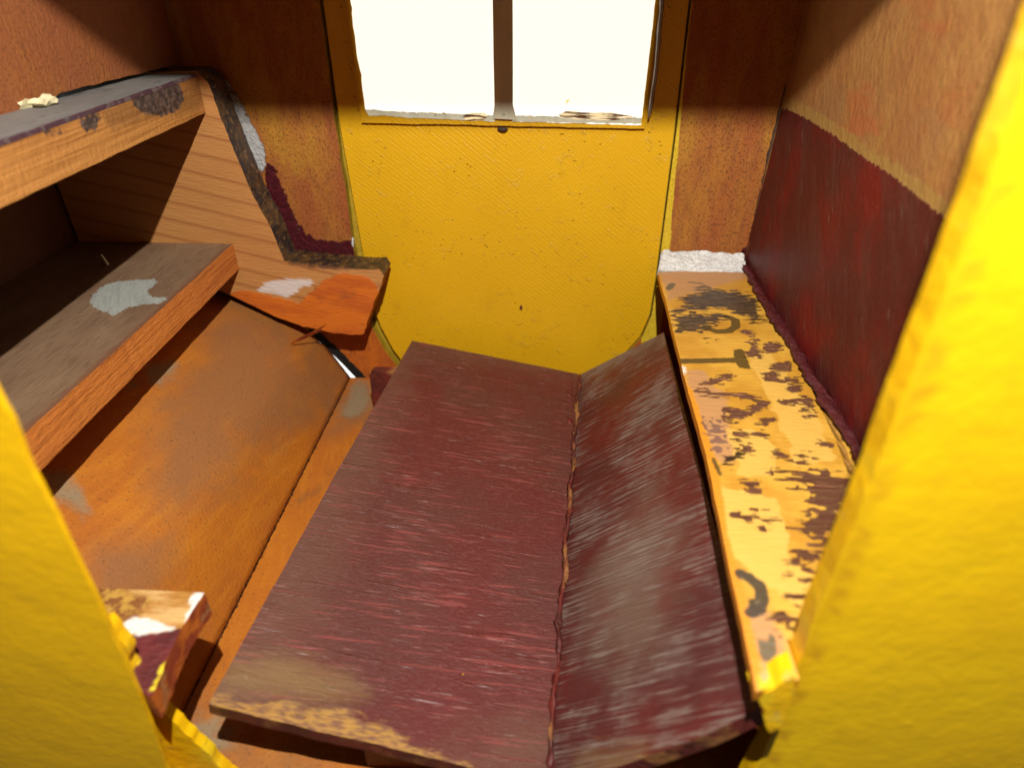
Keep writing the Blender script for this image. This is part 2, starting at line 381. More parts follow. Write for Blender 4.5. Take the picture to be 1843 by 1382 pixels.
def m_maroon(back=False):
    g = G('maroon_backrest_paint' if back else 'maroon_seat_paint')
    ang = math.radians(0 if not back else 12)
    base = g.mix(g.step(g.noise(2.0, det=4), .38, .62), (.104, .012, .010), (.090, .020, .015))
    if back: base = g.mix(g.step(g.noise(3.0, det=4), .35, .65), (.125, .013, .010), (.085, .016, .014))
    # dust lies thicker along the margins
    d = g.mask('dust', .16, 6, soft=.13, det=4)
    base = g.mix(g.ma('MULTIPLY', d, .8), base, (.125, .052, .032) if not back else (.17, .10, .065))
    # brush ridges across the board
    k1 = (7.0, (.5, 13, 1)) if back else (3.0, (.8, 9, 1))
    s1 = g.noise(k1[0], k1[1], rot=ang, det=6, rough=.62 if back else .55)
    s2 = g.noise(13.0 if back else 8.0, (.45 if back else .8, 12, 1), rot=ang, det=6, rough=.7, off=(3, 1, 0))
    if not back:
        gate = g.noise(2.2, det=3, off=(2, 5, 0))
        a1 = g.noise(5.0, (.9, 15, 1), rot=math.radians(-3), det=5, rough=.6, off=(1, 7, 0)); a1 = g.ma('MULTIPLY_ADD', g.ma('SUBTRACT', gate, .5), .25, a1)
        base = g.mix(g.step(a1, .57, .65, 0, .7), base, (.25, .050, .045))
        a2 = g.noise(8.0, (.9, 15, 1), rot=math.radians(-3), det=5, rough=.65, off=(4, 2, 0)); a2 = g.ma('MULTIPLY_ADD', g.ma('SUBTRACT', gate, .5), .2, a2)
        base = g.mix(g.step(a2, .61, .68, 0, .6), base, (.36, .16, .145))
        base = g.mix(g.step(g.noise(60, (.6, 4, 1), det=3, off=(3, 9, 0)), .56, .68, 0, .5), base, (.19, .085, .075))
        a3 = g.ma('MULTIPLY_ADD', g.ma('SUBTRACT', g.noise(3.1, det=3, off=(7, 1, 0)), .5), .35, g.noise(7.0, (1.1, 22, 1), det=4, rough=.6, off=(9, 4, 0)))
        a3 = g.step(a3, .66, .71)
        base = g.mix(g.ma('MULTIPLY', a3, .75), base, (.55, .40, .40))  # pale gloss highlights painted into the colour
        s1 = g.ma('MAXIMUM', s1, g.ma('MULTIPLY_ADD', a3, .3, .42))
    else:
        cov = g.noise(3.2, (1, .8, 1), rot=ang, det=5, rough=.65, off=(5, 2, 0))
        s3 = g.ma('ADD', g.ma('MULTIPLY', s1, .55), g.ma('MULTIPLY', s2, .45))
        scr = g.step(g.ma('ADD', s3, g.ma('MULTIPLY', g.ma('SUBTRACT', cov, .5), .55)), .495, .60, 0, .70)
        film = g.ma('MULTIPLY', g.step(g.ma('MULTIPLY_ADD', g.attr('dust'), .9, cov), .34, .62), .46)
        film = g.ma('MULTIPLY', film, g.step(s3, .40, .56, .25, 1))
        base = g.mix(film, base, (.185, .135, .112))
        scr = g.ma('MULTIPLY', scr, g.step(g.noise(48, (.35, 3, 1), rot=ang, det=4), .35, .55, .35, 1))
        base = g.mix(scr, base, (.26, .20, .165))
        base = g.mix(g.step(s2, .66, .72, 0, .6), base, (.26, .035, .045))
    och = g.mask('ochre', .05, 14, (1, 3, 1), soft=.012, det=6)
    base = g.mix(g.ma('MULTIPLY', och, .9), base, g.mix(g.step(g.noise(30, (1, 4, 1)), .42, .6), (.42, .22, .045), (.20, .09, .045)))
    ro = g.mask('smear', .06, 12, (1, 5, 1), soft=.05, det=6)
    base = g.mix(g.ma('MULTIPLY', ro, .6), base, (.24, .145, .05))
    rl = g.mask('ridge', .01, 40, soft=.006)
    base = g.mix(g.ma('MULTIPLY', rl, .7), base, (.22, .018, .014))
    sp = g.ma('MULTIPLY', g.step(g.voro(9, off=(3, 2.5, 0)), .022, .035, 1, 0), g.step(g.noise(4, off=(9, 3, 3)), .47, .5))
    base = g.mix(sp, base, (.75, .42, .03))
    fine = g.step(g.noise(170, det=2), .66, .72, 0, .35)
    base = g.mix(fine, base, (.30, .20, .16))
    h = g.ma('MULTIPLY_ADD', s1, 1.3 if back else .35, g.ma('MULTIPLY', s2, .8 if back else .25))
    if not back: h = g.ma('MULTIPLY_ADD', g.step(s1, .55, .70), .22, g.ma('MULTIPLY', g.noise(45, (.8, 3, 1), det=5, rough=.7), .40))
    h = g.ma('MULTIPLY_ADD', g.noise(90, (1, 2, 1), det=3), .22, h)
    h = g.ma('MULTIPLY_ADD', rl, 1.0, g.ma('MULTIPLY_ADD', sp, 2.0, h))
    r = g.fmix(g.step(s1, .55, .66), .50, .22) if not back else g.fmix(scr, .33, .6)
    return g.bsdf(base, r, h, .012 if not back else .008, .38)

def m_maroon_edge():
    g = G('maroon_board_edge')
    c = g.mix(g.step(g.noise(9, det=5), .4, .6), (.13, .02, .015), (.07, .015, .012))
    c = g.mix(g.step(g.noise(6, (1, 1, 1), det=6, off=(2, 2, 2)), .52, .64, 0, .8), c, (.30, .13, .04))
    return g.bsdf(c, .45, g.noise(60, det=5), .006, .4)

def grain(g, a, b, sc=(1, 1, 1), rot=0.0, scale=6, dist=2.5):
    rg = g.wave(scale, sc, rot, dist, 3, .8)
    lines = g.step(rg, .80, .98)
    f = g.noise(60, (.12, 1, 1) if sc is None else (1, 1, 1), rot, 4)
    return g.mix(g.ma('MULTIPLY', lines, .75), a, b), lines

def m_pine():
    g = G('bare_pine_with_orange_paint')
    a = g.mix(g.noise(3, (.5, 2, 1), det=4), (.50, .235, .072), (.40, .165, .045))
    # growth rings: long gently bowed lines
    x = g.n('ShaderNodeTexWave', wave_type='BANDS', bands_direction='Y', wave_profile='SAW')
    g.put(x.inputs['Vector'], g.vec((.25, 1, 1), rot=math.radians(13)))
    x.inputs['Scale'].default_value = 3.8; x.inputs['Distortion'].default_value = 1.1; x.inputs['Detail'].default_value = 1.5; x.inputs['Detail Scale'].default_value = 1.2
    ln = g.step(x.outputs['Fac'], .72, .98)
    c = g.mix(g.ma('MULTIPLY', ln, .65), a, (.26, .085, .022))
    fb = g.noise(30, (.2, 3.5, 1), rot=math.radians(13), det=4, rough=.7)
    c = g.mix(g.step(fb, .45, .7, 0, .35), c, (.30, .12, .035))
    orn = g.mix(g.step(g.noise(7, (.5, 1.5, 1), det=5), .4, .65), (.56, .135, .010), (.44, .09, .010))
    orn = g.mix(g.step(g.noise(36, (.25, 2.2, 1), det=5, rough=.7), .60, .68, 0, .7), orn, (.16, .05, .02))
    om = g.mask('orange', .022, 26, (.5, 2, 1), soft=.006, det=6)
    c = g.mix(om, c, orn)
    dk = g.mask('dark', .03, 28, (.6, 1.4, 1), soft=.01, det=6)
    c = g.mix(g.ma('MULTIPLY', dk, .85), c, g.mix(g.step(g.noise(30), .4, .65), (.05, .022, .018), (.22, .09, .03)))
    scr = g.mask('scratch', .018, 60, (.3, 2, 1), soft=.01, det=6)
    c = g.mix(g.ma('MULTIPLY', scr, .75), c, (.09, .04, .025))
    wm = g.mask('white', .035, 26, (.35, 3.2, 1), rot=math.radians(12), soft=.008, det=6, rough=.7)
    c = g.mix(g.ma('MULTIPLY', wm, .9), c, (.62, .56, .53))
    h = g.ma('MULTIPLY_ADD', fb, .5, g.ma('MULTIPLY', om, .8))
    h = g.ma('MULTIPLY_ADD', g.noise(60, (.3, 2, 1), det=5), .5, h)
    return g.bsdf(c, .55, h, .006, .35)

def m_bark():
    g = G('dark_stained_cut_edge')
    n1 = g.noise(14, (2.2, 1, 1), det=6, rough=.7)
    c = g.mix(g.step(n1, .42, .62), (.022, .012, .010), (.12, .058, .014))
    c = g.mix(g.step(g.noise(30, det=6, rough=.75), .56, .62, 0, .8), c, (.36, .19, .05))
    h = g.noise(45, det=6, rough=.72)
    return g.bsdf(c, .38, h, .02, .5)

def m_orange_edge():
    g = G('splintered_orange_edge')
    c = g.mix(g.step(g.noise(16, det=6), .42, .6), (.62, .15, .012), (.34, .055, .015))
    c = g.mix(g.step(g.noise(11, det=5, off=(2, 0, 4)), .58, .66, 0, .8), c, (.42, .20, .07))
    return g.bsdf(c, .6, g.noise(40, det=6, rough=.75), .02, .3)

def m_shelf_top(grey=False):
    g = G('dusty_shelf_top')
    a, b = ((.17, .098, .056), (.235, .15, .086)) if not grey else ((.17, .165, .155), (.23, .22, .20))
    c = g.mix(g.step(g.noise(3, (1.3, .5, 1), det=6), .35, .65), a, b)
    c = g.mix(g.step(g.noise(34, (2.2, .3, 1), det=5), .48, .68, 0, .45), c, (.10, .05, .03) if not grey else (.10, .10, .10))
    ch = g.step(g.voro(7, (1, 1.8, 1), off=(.3, .7, 0)), .02, .06, 1, 0)
    c = g.mix(g.ma('MULTIPLY', ch, .7), c, (.34, .18, .08))
    if not grey:
        em = g.mask('edge', .02, 24, soft=.012); c = g.mix(g.ma('MULTIPLY', em, .6), c, (.16, .05, .02))
        wm = g.mask('white', .035, 22, (2.5, .8, 1), rot=-.5, soft=.006, det=7, rough=.7)
        wc = g.mix(g.step(g.noise(22, (3, .3, 1), rot=-.5, det=4), .4, .7, 0, .5), (.34, .36, .33), (.22, .23, .21))
        c = g.mix(g.ma('MULTIPLY', wm, .95), c, wc)
    else:
        pm = g.mask('purple', .016, 26, (1, .3, 1), soft=.004, det=6)
        c = g.mix(pm, c, g.mix(g.step(g.noise(20), .5, .6), (.07, .03, .045), (.14, .10, .10)))
        c = g.mix(g.step(g.noise(9, (1, .5, 1), det=6, rough=.7), .56, .62, 0, .6), c, (.09, .085, .08))
    h = g.ma('MULTIPLY_ADD', g.noise(60, (2.2, .35, 1), det=5), .6, g.ma('MULTIPLY', ch, .8))
    return g.bsdf(c, .6, h, .006, .35)

def m_shelf_edge(up=False):
    g = G('sawn_wood_shelf_edge')
    LG = (lambda p, q, t: (q, p, t)) if up else (lambda p, q, t: (p, q, t))
    a = g.mix(g.noise(6, (1, .2, 6), det=5), (.60, .21, .040), (.50, .155, .032)) if not up else \
        g.mix(g.noise(5, (.25, 3, 4), det=5), (.54, .25, .065), (.43, .175, .040))
    x = g.noise(16, LG(1 if not up else 3.2, .08, 3.2), det=4, rough=.6)
    c = g.mix(g.step(x, .50, .66, 0, .6), a, (.36, .095, .022) if not up else (.33, .13, .03))
    if not up:
        sp = g.step(g.voro(11, (1, 1, 1), off=(5, .4, 0)), .03, .06, 1, 0)
        sp = g.ma('MULTIPLY', sp, g.step(g.noise(5, off=(1, 5, 1)), .5, .55))
        c = g.mix(g.ma('MULTIPLY', sp, .8), c, (.6, .45, .36))
    else:
        pm = g.mask('patch', .02, 34, (1, 1, 1), soft=.005, det=6)
        st = g.mix(g.step(g.noise(36, det=5, rough=.7), .42, .62), (.045, .030, .028), (.14, .09, .07))
        c = g.mix(g.mask('rust', .03, 22, soft=.02, det=5), c, (.30, .13, .035))
        c = g.mix(pm, c, st)
    h = g.ma('MULTIPLY_ADD', x, .8, g.ma('MULTIPLY', g.noise(70, (1, .4, 2), det=4), .5))
    return g.bsdf(c, .5, h, .008, .35)

def m_plank():
    g = G('peeled_varnished_plank')
    c = g.mix(g.step(g.noise(4, det=5), .4, .62), (.64, .345, .045), (.50, .235, .022))
    fb = g.noise(50, (.35, 2.2, 1), det=5, rough=.6)
    c = g.mix(g.step(fb, .5, .72, 0, .35), c, (.42, .19, .03))
    c = g.mix(g.mask('pale', .05, 9, soft=.004, det=3), c, g.mix(g.noise(14), (.70, .41, .085), (.62, .35, .06)))
    c = g.mix(g.mask('tan', .03, 14, soft=.012), c, g.mix(g.noise(20, (.4, 2, 1)), (.52, .27, .10), (.42, .20, .075)))
    c = g.mix(g.mask('orange', .008, 30, soft=.005), c, (.60, .235, .015))
    old = g.mix(g.step(g.noise(36, (.35, 3.6, 1), det=5, rough=.7), .38, .66), (.33, .115, .070), (.50, .25, .12))
    pm = g.bmask('peel', .085, .026, .0125, -.020)
    fl = g.bmask('flake', .034, .018, .008, .003, off=3.0)
    pm = g.ma('MAXIMUM', pm, fl)
    c = g.mix(pm, c, old)
    dk = g.bmask('sooty', .070, .028, .008, -.026, soft=.004, off=6.0)
    c = g.mix(g.ma('MULTIPLY', dk, .92), c, g.mix(g.step(g.noise(40, (.4, 3, 1), det=5), .42, .64), (.060, .036, .026), (.27, .15, .075)))
    ol = g.mask('olive', .007, 45, soft=.003, det=5)
    c = g.mix(g.ma('MULTIPLY', ol, .93), c, (.085, .052, .012))
    bk = g.mask('black', .009, 45, soft=.003, det=6)
    c = g.mix(g.ma('MULTIPLY', bk, .92), c, g.mix(g.step(g.noise(50, det=4), .6, .7), (.028, .026, .022), (.14, .12, .08)))
    gb = g.mask('greyblack', .009, 45, soft=.003, det=6)
    c = g.mix(g.ma('MULTIPLY', gb, .9), c, (.10, .085, .05))
    sp = g.mask('spots', .09, 55, soft=.004, det=4, rough=.5)
    c = g.mix(g.ma('MULTIPLY', sp, .8), c, (.14, .07, .06))
    wt = g.mask('white', .01, 50, soft=.004); c = g.mix(wt, c, (.74, .68, .58))
    yl = g.mask('yellow', .03, 20, soft=.005); c = g.mix(yl, c, g.mix(g.step(g.noise(30), .5, .6), (.6, .46, .01), (.34, .30, .12)))
    gr = g.mask('groove', .006, 40, soft=.005); c = g.mix(g.ma('MULTIPLY', gr, .75), c, (.20, .075, .02))
    al = g.ma('MAXIMUM', pm, dk)
    h = g.ma('MULTIPLY_ADD', al, g.fmix(g.step(g.noise(30, (.5, 3, 1), det=6, rough=.7), .35, .65), .6, 3.2), g.ma('MULTIPLY', fb, .5))
    h = g.ma('MULTIPLY_ADD', gr, -1.0, h)
    return g.bsdf(c, g.fmix(al, .40, .27), h, .009, .5)

def plain(name, col, rough=.5, hscale=40, hd=.005, var=.3, spec=.4, metal=0.0):
    g = G(name)
    c = g.mix(g.noise(12, det=5), tuple(x * (1 - var) for x in col), tuple(min(1, x * (1 + var)) for x in col))
    m = g.bsdf(c, rough, g.noise(hscale, det=6, rough=.65), hd, spec); g.b.inputs['Metallic'].default_value = metal
    return m

def m_pane():
    g = G('frosted_window_backlit')
    c0 = g.mix(g.mask('paint', .010, 30, (.4, 2, 1), soft=.002, det=6), (1, .98, .84), g.mix(g.step(g.noise(40, (.3, 3, 1)), .42, .58), (.10, .035, .012), (.8, .74, .5)))
    pk_ = c0; c = (1, .98, .84)
    c = g.mix(g.mask('haze', .008, 26, soft=.003, det=5), c, g.mix(g.noise(18), (.40, .37, .27), (.17, .15, .10)))
    c = g.mix(g.step(g.voro(4.3, off=(.7, .2, 0)), .008, .016, .8, 0), c, (.3, .2, .08))
    c = g.mix(g.mask('paint', .010, 30, (.4, 2, 1), soft=.002, det=6), c, g.mix(g.step(g.noise(40, (.3, 3, 1)), .42, .58), (.06, .022, .010), (.62, .5, .28)))
    c = g.mix(g.mask('dab', .01, 40, soft=.004), c, (.75, .6, .08))
    b = g.bsdf(c, .35, g.noise(20), .002, .4)
    g.b.inputs['Emission Strength'].default_value = 1.05; g.put(g.b.inputs['Emission Color'], c)
    return b

def m_bar():
    g = G('grey_khaki_glazing_bar')
    c = g.mix(g.step(g.noise(5, (1, .3, 1), det=5), .35, .65), (.66, .62, .46), (.44, .41, .29))
    c = g.mix(g.mask('hole', .004, 40, soft=.003), c, (.02, .015, .012))
    return g.bsdf(c, .4, g.noise(40, (1, .3, 1), det=4), .004, .5)

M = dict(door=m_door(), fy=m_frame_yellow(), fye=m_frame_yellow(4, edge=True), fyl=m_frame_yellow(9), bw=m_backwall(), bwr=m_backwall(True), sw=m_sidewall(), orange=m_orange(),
         seat=m_maroon(), back=m_maroon(True), medge=m_maroon_edge(), pine=m_pine(), bark=m_bark(), oedge=m_orange_edge(),
         st=m_shelf_top(), stg=m_shelf_top(True), se=m_shelf_edge(), seu=m_shelf_edge(True), plank=m_plank(),
         pane=m_pane(), bar=m_bar(),
         white=plain('white_plaster', (.72, .71, .68), .8, 45, .02, .22),
         maroonlump=plain('lumpy_maroon_paint', (.085, .010, .012), .4, 40, .02, .5),
         olive=plain('olive_paint_edge', (.40, .26, .02), .35, 30, .006, .4),
         dark=plain('dark_board', (.04, .025, .018), .7),
         roofm=plain('brown_roof_board', (.16, .07, .035), .7),
         steel=plain('tarnished_metal', (.30, .29, .28), .35, 30, .004, .5, .5, .8),
         cream=plain('cream_lump_coat', (.80, .70, .42), .6, 30, .01, .1),
         orangeline=plain('orange_painted_edge', (.60, .22, .012), .4, 60, .004, .2))

# ================================================================== large structure
YB = 3.0
bk = Plane((0, YB, 0), (1, 0, 0), (0, 0, 1)); bk.N = np.array([0, -1, 0.])
P_ = bk.tr
openL = [(-.952, 1.0), (-.955, -.2), (-.960, -.6), (-.957, -1.30), (-.948, -1.48), (-.918, -1.606), (-.868, -1.74), (-.808, -1.845), (-.70, -1.95), (-.60, -2.02)]
openR = [(.536, 1.0), (.540, -.2), (.545, -.6), (.543, -1.30), (.537, -1.50), (.505, -1.62), (.438, -1.72), (.33, -1.85), (.2, -1.95), (.1, -2.02)]
cutL = [(-.80, -2.08), (-1.043, -1.935), (-1.116, -1.831), (-1.187, -1.739), (-1.258, -1.652), (-1.36, -1.585), (-2.3, -1.35)]
leftpoly = rag(openL + cutL + [(-2.3, 1.0)], .006, .05, 3, {1: .006, 2: .007, 3: .008})
rightpoly = [(p[0], p[1]) for p in openR] + [(1.05, -2.02), (1.05, 1.0)]
toppoly = [(-2.3, 1.001), (1.05, 1.001), (1.05, 1.25), (-2.3, 1.25)]
def mx(*fs): return lambda P: np.maximum.reduce([f(P) for f in fs])
def pg(pl, pts): q = pl.tr(pts); return lambda P: sdf(P, q)
def sk(pl, pts, wd): q = pl.tr(pts); return lambda P: line_sd(P, q, wd)
never = lambda P: np.full(len(P), -.4)
plate_masks = dict(
    orange=lambda P: -1.215 - P[:, 1],
    yellow=lambda P: np.minimum(P[:, 0] - .5, .543 + np.clip((-.25 - P[:, 1]) * .045, 0.0, .05) - P[:, 0]),
    maroon=mx(pg(bk, [(474, 290), (492, 300), (512, 345), (532, 395), (548, 415), (552, 428), (600, 436), (636, 434), (640, 475), (520, 478), (500, 420), (480, 340)]),
              pg(bk, [(1298, 468), (1330, 458), (1350, 440), (1360, 470), (1335, 482), (1308, 480)])),
    white=mx(pg(bk, [(398, 140), (412, 145), (436, 190), (462, 240), (476, 268), (478, 300), (472, 312), (458, 296), (440, 250), (418, 195)]),
             pg(bk, [(528, 405), (546, 404), (548, 414), (534, 416)]),
             pg(bk, [(1180, 452), (1210, 456), (1262, 462), (1300, 461), (1320, 466), (1338, 474), (1340, 500), (1180, 500)])),
    black=lambda P: line_sd(P, [(-1.03, -1.93), (-1.10, -1.83), (-1.17, -1.735), (-1.245, -1.655)], .075))  # black: painted band for the support board's shadow beside the slit
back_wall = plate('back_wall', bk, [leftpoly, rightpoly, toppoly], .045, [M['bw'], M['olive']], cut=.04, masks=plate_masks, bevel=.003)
tag(back_wall, 'brown brushed end wall around the yellow door, white and maroon smears', 'wall')

# right wall, slightly flared
rw = Plane((.943, YB, -1.148), (0, -1, 0), (.038, 0, 1)); rw.N = np.cross(rw.U, rw.V)
if rw.N[0] > 0: rw.N *= -1
rline = [(1400, 190), (1428, 202), (1452, 214), (1500, 244), (1560, 287), (1600, 312), (1650, 350), (1700, 392), (1760, 440)]
rmask = rline + [(1800, 900), (1500, 1100), (1300, 500), (1345, 440), (1385, 290), (1402, 215)]
side_wall_r = plate('side_wall', rw, [(-.01, -.9), (2.10, -.9), (2.10, 2.2), (-.01, 2.2)], .04, [M['sw'], M['dark']], cut=.04, bevel=0,
    masks=dict(maroon=pg(rw, rmask), rim=sk(rw, [(a, b - 9) for a, b in rline], .05),
               raw=lambda P: np.minimum(.035 - P[:, 0], -.05 - P[:, 1] + .12)))
tag(side_wall_r, 'ochre wall with dark maroon painted lower half above the peeled ledge', 'wall')
rag_pts = [(1352, 474), (1372, 520), (1410, 590), (1450, 655), (1492, 712), (1530, 770), (1560, 830), (1620, 930)]
cr = [(.925 - .016 * t + .004 * math.sin(t * 21), 2.97 - 2.05 * t, -1.188) for t in np.linspace(0, 1, 14)]
bead('paint_bead', [Vector(p) for p in cr], .017, M['maroonlump'], side_wall_r, .012, .8, 3, (1.3, .7))
crk = [Vector(bk.p(*bk.uv(a, b), .004)) for a, b in [(1416, 150), (1400, 215), (1385, 275), (1368, 350), (1352, 420), (1342, 458)]]
bead('corner_crack', crk, .0055, M['dark'], side_wall_r, .015, 1.2, 5)

# left walls: upper panel over the top shelf, deep recess wall behind the shelves
lw = Plane((-1.60, .86, 0), (0, 1, 0), (0, 0, 1))
side_wall_l = plate('side_wall', lw, rag([(.0, -.365), (1.20, -.365), (1.34, -.34), (2.13, -.345), (2.13, 1.2), (0, 1.2)], .01, .03, 7, {0: .012, 1: .01, 2: .004}), .03,
    [M['bwr'], M['dark']], cut=.05, bevel=0,
    masks=dict(orange=never, yellow=never, maroon=never, white=never, black=never))
tag(side_wall_l, 'reddish brown wall above the upper shelf, half in shadow', 'wall')
rc = Plane((-2.22, .86, 0), (0, 1, 0), (0, 0, 1))
recess = plate('recess_wall', rc, [(0, -1.4), (2.13, -1.4), (2.13, -.2), (0, -.2)], .03, [M['roofm'], M['dark']], cut=.3, bevel=0)
tag(recess, 'dark wall deep behind the two shelves', 'wall')

# floor and chine
fl = Plane((0, 0, -1.9), (1, 0, 0), (0, 1, 0))
floor = plate('floor', fl, [(-1.068, .82), (1.0, .82), (1.0, 2.975), (-1.068, 2.965)], .04, [M['orange'], M['dark']], cut=.05, bevel=0,
    masks=dict(dust=mx(pg(fl, [(640, 690), (700, 700), (680, 760), (630, 770), (600, 800), (590, 770)]), pg(fl, [(330, 1270), (420, 1270), (560, 1382), (400, 1400), (300, 1350)])),
               grey=mx(pg(fl, [(640, 682), (664, 690), (664, 740), (630, 752), (612, 745)]), pg(fl, [(345, 1290), (400, 1290), (430, 1340), (370, 1360)])),
               joint=lambda P: .003 - np.abs(P[:, 0] + 1.064),
               smudge=mx(sk(fl, [(540, 900), (575, 880), (600, 850)], .02), sk(fl, [(520, 1360), (545, 1365)], .03))))
tag(floor, None, kind='structure'); floor['label'] = 'orange painted floor strip beside and under the bench'; floor['category'] = 'floor'

prof = [(-1.068, -1.9), (-1.117, -1.80), (-1.170, -1.70), (-1.225, -1.61), (-1.32, -1.53), (-1.45, -1.455), (-1.60, -1.38), (-1.85, -1.28), (-2.2, -1.17)]
def chine():
    # arc-length resample, then a fine sheet swept along the length
    pts = [np.array(p) for p in prof]
    for _ in range(2):
        q = [pts[0]]
        for a, b in zip(pts[:-1], pts[1:]): q += [a * .75 + b * .25, a * .25 + b * .75]
        pts = q + [pts[-1]]
    L = [0]
    for a, b in zip(pts[:-1], pts[1:]): L.append(L[-1] + np.linalg.norm(b - a))
    n = 44; S = np.linspace(0, L[-1], n)
    X = np.interp(S, L, [p[0] for p in pts]); Z = np.interp(S, L, [p[1] for p in pts])
    m = 60; bm = bmesh.new(); gr = []; P3 = []; W = []
    for i in range(n):
        row = []
        ye = 2.968 - .015 * math.sin(S[i] * 4) - (.02 if .25 < S[i] < .5 else 0)
        for j in range(m):
            y = .82 + (ye - .82) * j / (m - 1)
            row.append(bm.verts.new((X[i], y, Z[i]))); P3.append((S[i], y, 0)); W.append((X[i], y, Z[i]))
        gr.append(row)
    for i in range(n - 1):
        for j in range(m - 1): bm.faces.new((gr[i][j], gr[i][j + 1], gr[i + 1][j + 1], gr[i + 1][j]))
    W = np.array(W)
    q = (W @ RM); PX = np.stack([C0[0] + FPX * q[:, 0] / -q[:, 2], C0[1] + FPX * q[:, 1] / q[:, 2]], 1)
    k = 1 / 560.0
    def s_(poly): return sdf(PX, poly) * k
    vals = dict(dust=np.maximum(s_([(420, 520), (560, 600), (640, 680), (600, 745), (520, 750), (440, 830), (330, 900), (260, 850), (330, 680)]),
                                s_([(150, 950), (300, 1000), (230, 1060), (330, 1120), (180, 1090)])),
                grey=np.maximum.reduce([s_([(235, 700), (275, 655), (312, 650), (318, 675), (290, 684), (250, 690)]),
                                        s_([(80, 855), (120, 850), (140, 880), (160, 915), (150, 930), (125, 905), (95, 890)])]),
                joint=.002 - S.repeat(m), smudge=np.full(n * m, -.4))
    o = link('hull_panel', bm, M['orange'])
    for p in o.data.polygons: p.use_smooth = True
    set_attrs(o, vals, P3)
    sm = o.modifiers.new('s', 'SOLIDIFY'); sm.thickness = .02; sm.offset = -1
    return o
hull = chine(); tag(hull, 'large curved orange sheet sweeping up from the floor to under the lower shelf', 'panel')

# roof and front wall with the opening we look through (its lintel shades the top of the end wall)
rf = Plane((0, 0, 1.0), (1, 0, 0), (0, -1, 0))
roof = plate('ceiling', rf, [(-2.3, -.88), (1.05, -.88), (1.05, -3.0), (-2.3, -3.0)], .04, [M['roofm'], M['roofm']], cut=.5, bevel=0)
roof.location.z += .04
tag(roof, None, kind='structure'); roof['label'] = 'brown roof board closing the compartment'; roof['category'] = 'ceiling'
# ================================================================== objects follow
YF = .832
fr = Plane((0, YF, 0), (1, 0, 0), (0, 0, 1)); fr.N = np.array([0, -1., 0])
front = empty('front_wall', (0, YF, -1), 'bright yellow front wall framing the opening, close to the lens and blurred', 'wall')
redge = [fr.loc((.535, YF, z)) for z in (1.05, .6, .3, 0, -.3, -.6, -.9, -1.15, -1.4, -1.6, -1.8, -2.05, -2.4)]
redge = rag(redge, .004, .04, 11)
rp = redge[:-1] if False else [q for q in redge] 
plate('jamb', fr, [p for p in rag([(.535, 1.05), (.532, .3), (.536, -.4), (.531, -1.0), (.533, -1.55), (.515, -1.75), (.49, -2.4), (2.4, -2.4), (2.4, 1.05)], 0, .05, 2, {0: .003, 1: .004, 2: .004, 3: .006, 4: .008, 5: .008})],
      .052, [M['fy'], M['fye']], front, cut=.05, bevel=.014, soft=True,
      masks=dict(groove=lambda P: .016 - np.abs(np.maximum(P[:, 0] - .556, -.05))))
lft = [(-.905, 1.05), (-.890, .3), (-.880, 0.0), (-.876, -.35), (-.868, -.62), (-.878, -.70), (-.880, -.85), (-.888, -1.1), (-.905, -1.4), (-.940, -1.75), (-.98, -2.4), (-2.6, -2.4), (-2.6, 1.05)]
lf2 = Plane((0, .81, 0), (1, 0, 0), (0, 0, 1)); lf2.N = np.array([0, -1., 0])
plate('jamb', lf2, rag(lft, 0, .03, 5, {i: .003 for i in range(9)}), .012, [M['fyl'], M['fyl']], front, cut=.1, bevel=.004, soft=True)
plate('lintel', fr, [(-2.6, 1.052), (2.4, 1.052), (2.4, 1.5), (-2.6, 1.5)], .052, [M['fy'], M['fye']], front, cut=.5, bevel=.01)
lintel2 = Plane((0, .885, 0), (1, 0, 0), (0, 0, 1)); lintel2.N = np.array([0, -1., 0])
plate('head_rail', lintel2, [(-2.2, .80), (1.0, .80), (1.0, 1.04), (-2.2, 1.04)], .03, [M['fy'], M['fye']], front, cut=.5, bevel=.004)
lr = Plane((0, .872, 0), (1, 0, 0), (0, 0, 1)); lr.N = np.array([0, -1., 0])
rim = lr.tr([(190, 1120), (212, 1148), (232, 1172), (240, 1205), (262, 1245), (296, 1282), (325, 1312), (362, 1344), (405, 1388), (470, 1450), (300, 1500), (220, 1300), (150, 1150)])
plate('worn_rim', lr, rag(rim, .011, .018, 9), .03, [M['fye'], M['fye']], front, cut=.04, bevel=.008, soft=True)

jr = Plane((0, .776, 0), (1, 0, 0), (0, 0, 1)); jr.N = np.array([0, -1., 0])
plate('worn_rim', jr, rag(jr.tr([(1356, 1254), (1372, 1246), (1392, 1240), (1410, 1226), (1432, 1216), (1424, 1260), (1404, 1310), (1385, 1318), (1376, 1296), (1378, 1278), (1366, 1260)]), .004, .012, 21), .055,
      [M['fye'], M['fye']], front, cut=.03, bevel=.008, soft=True)
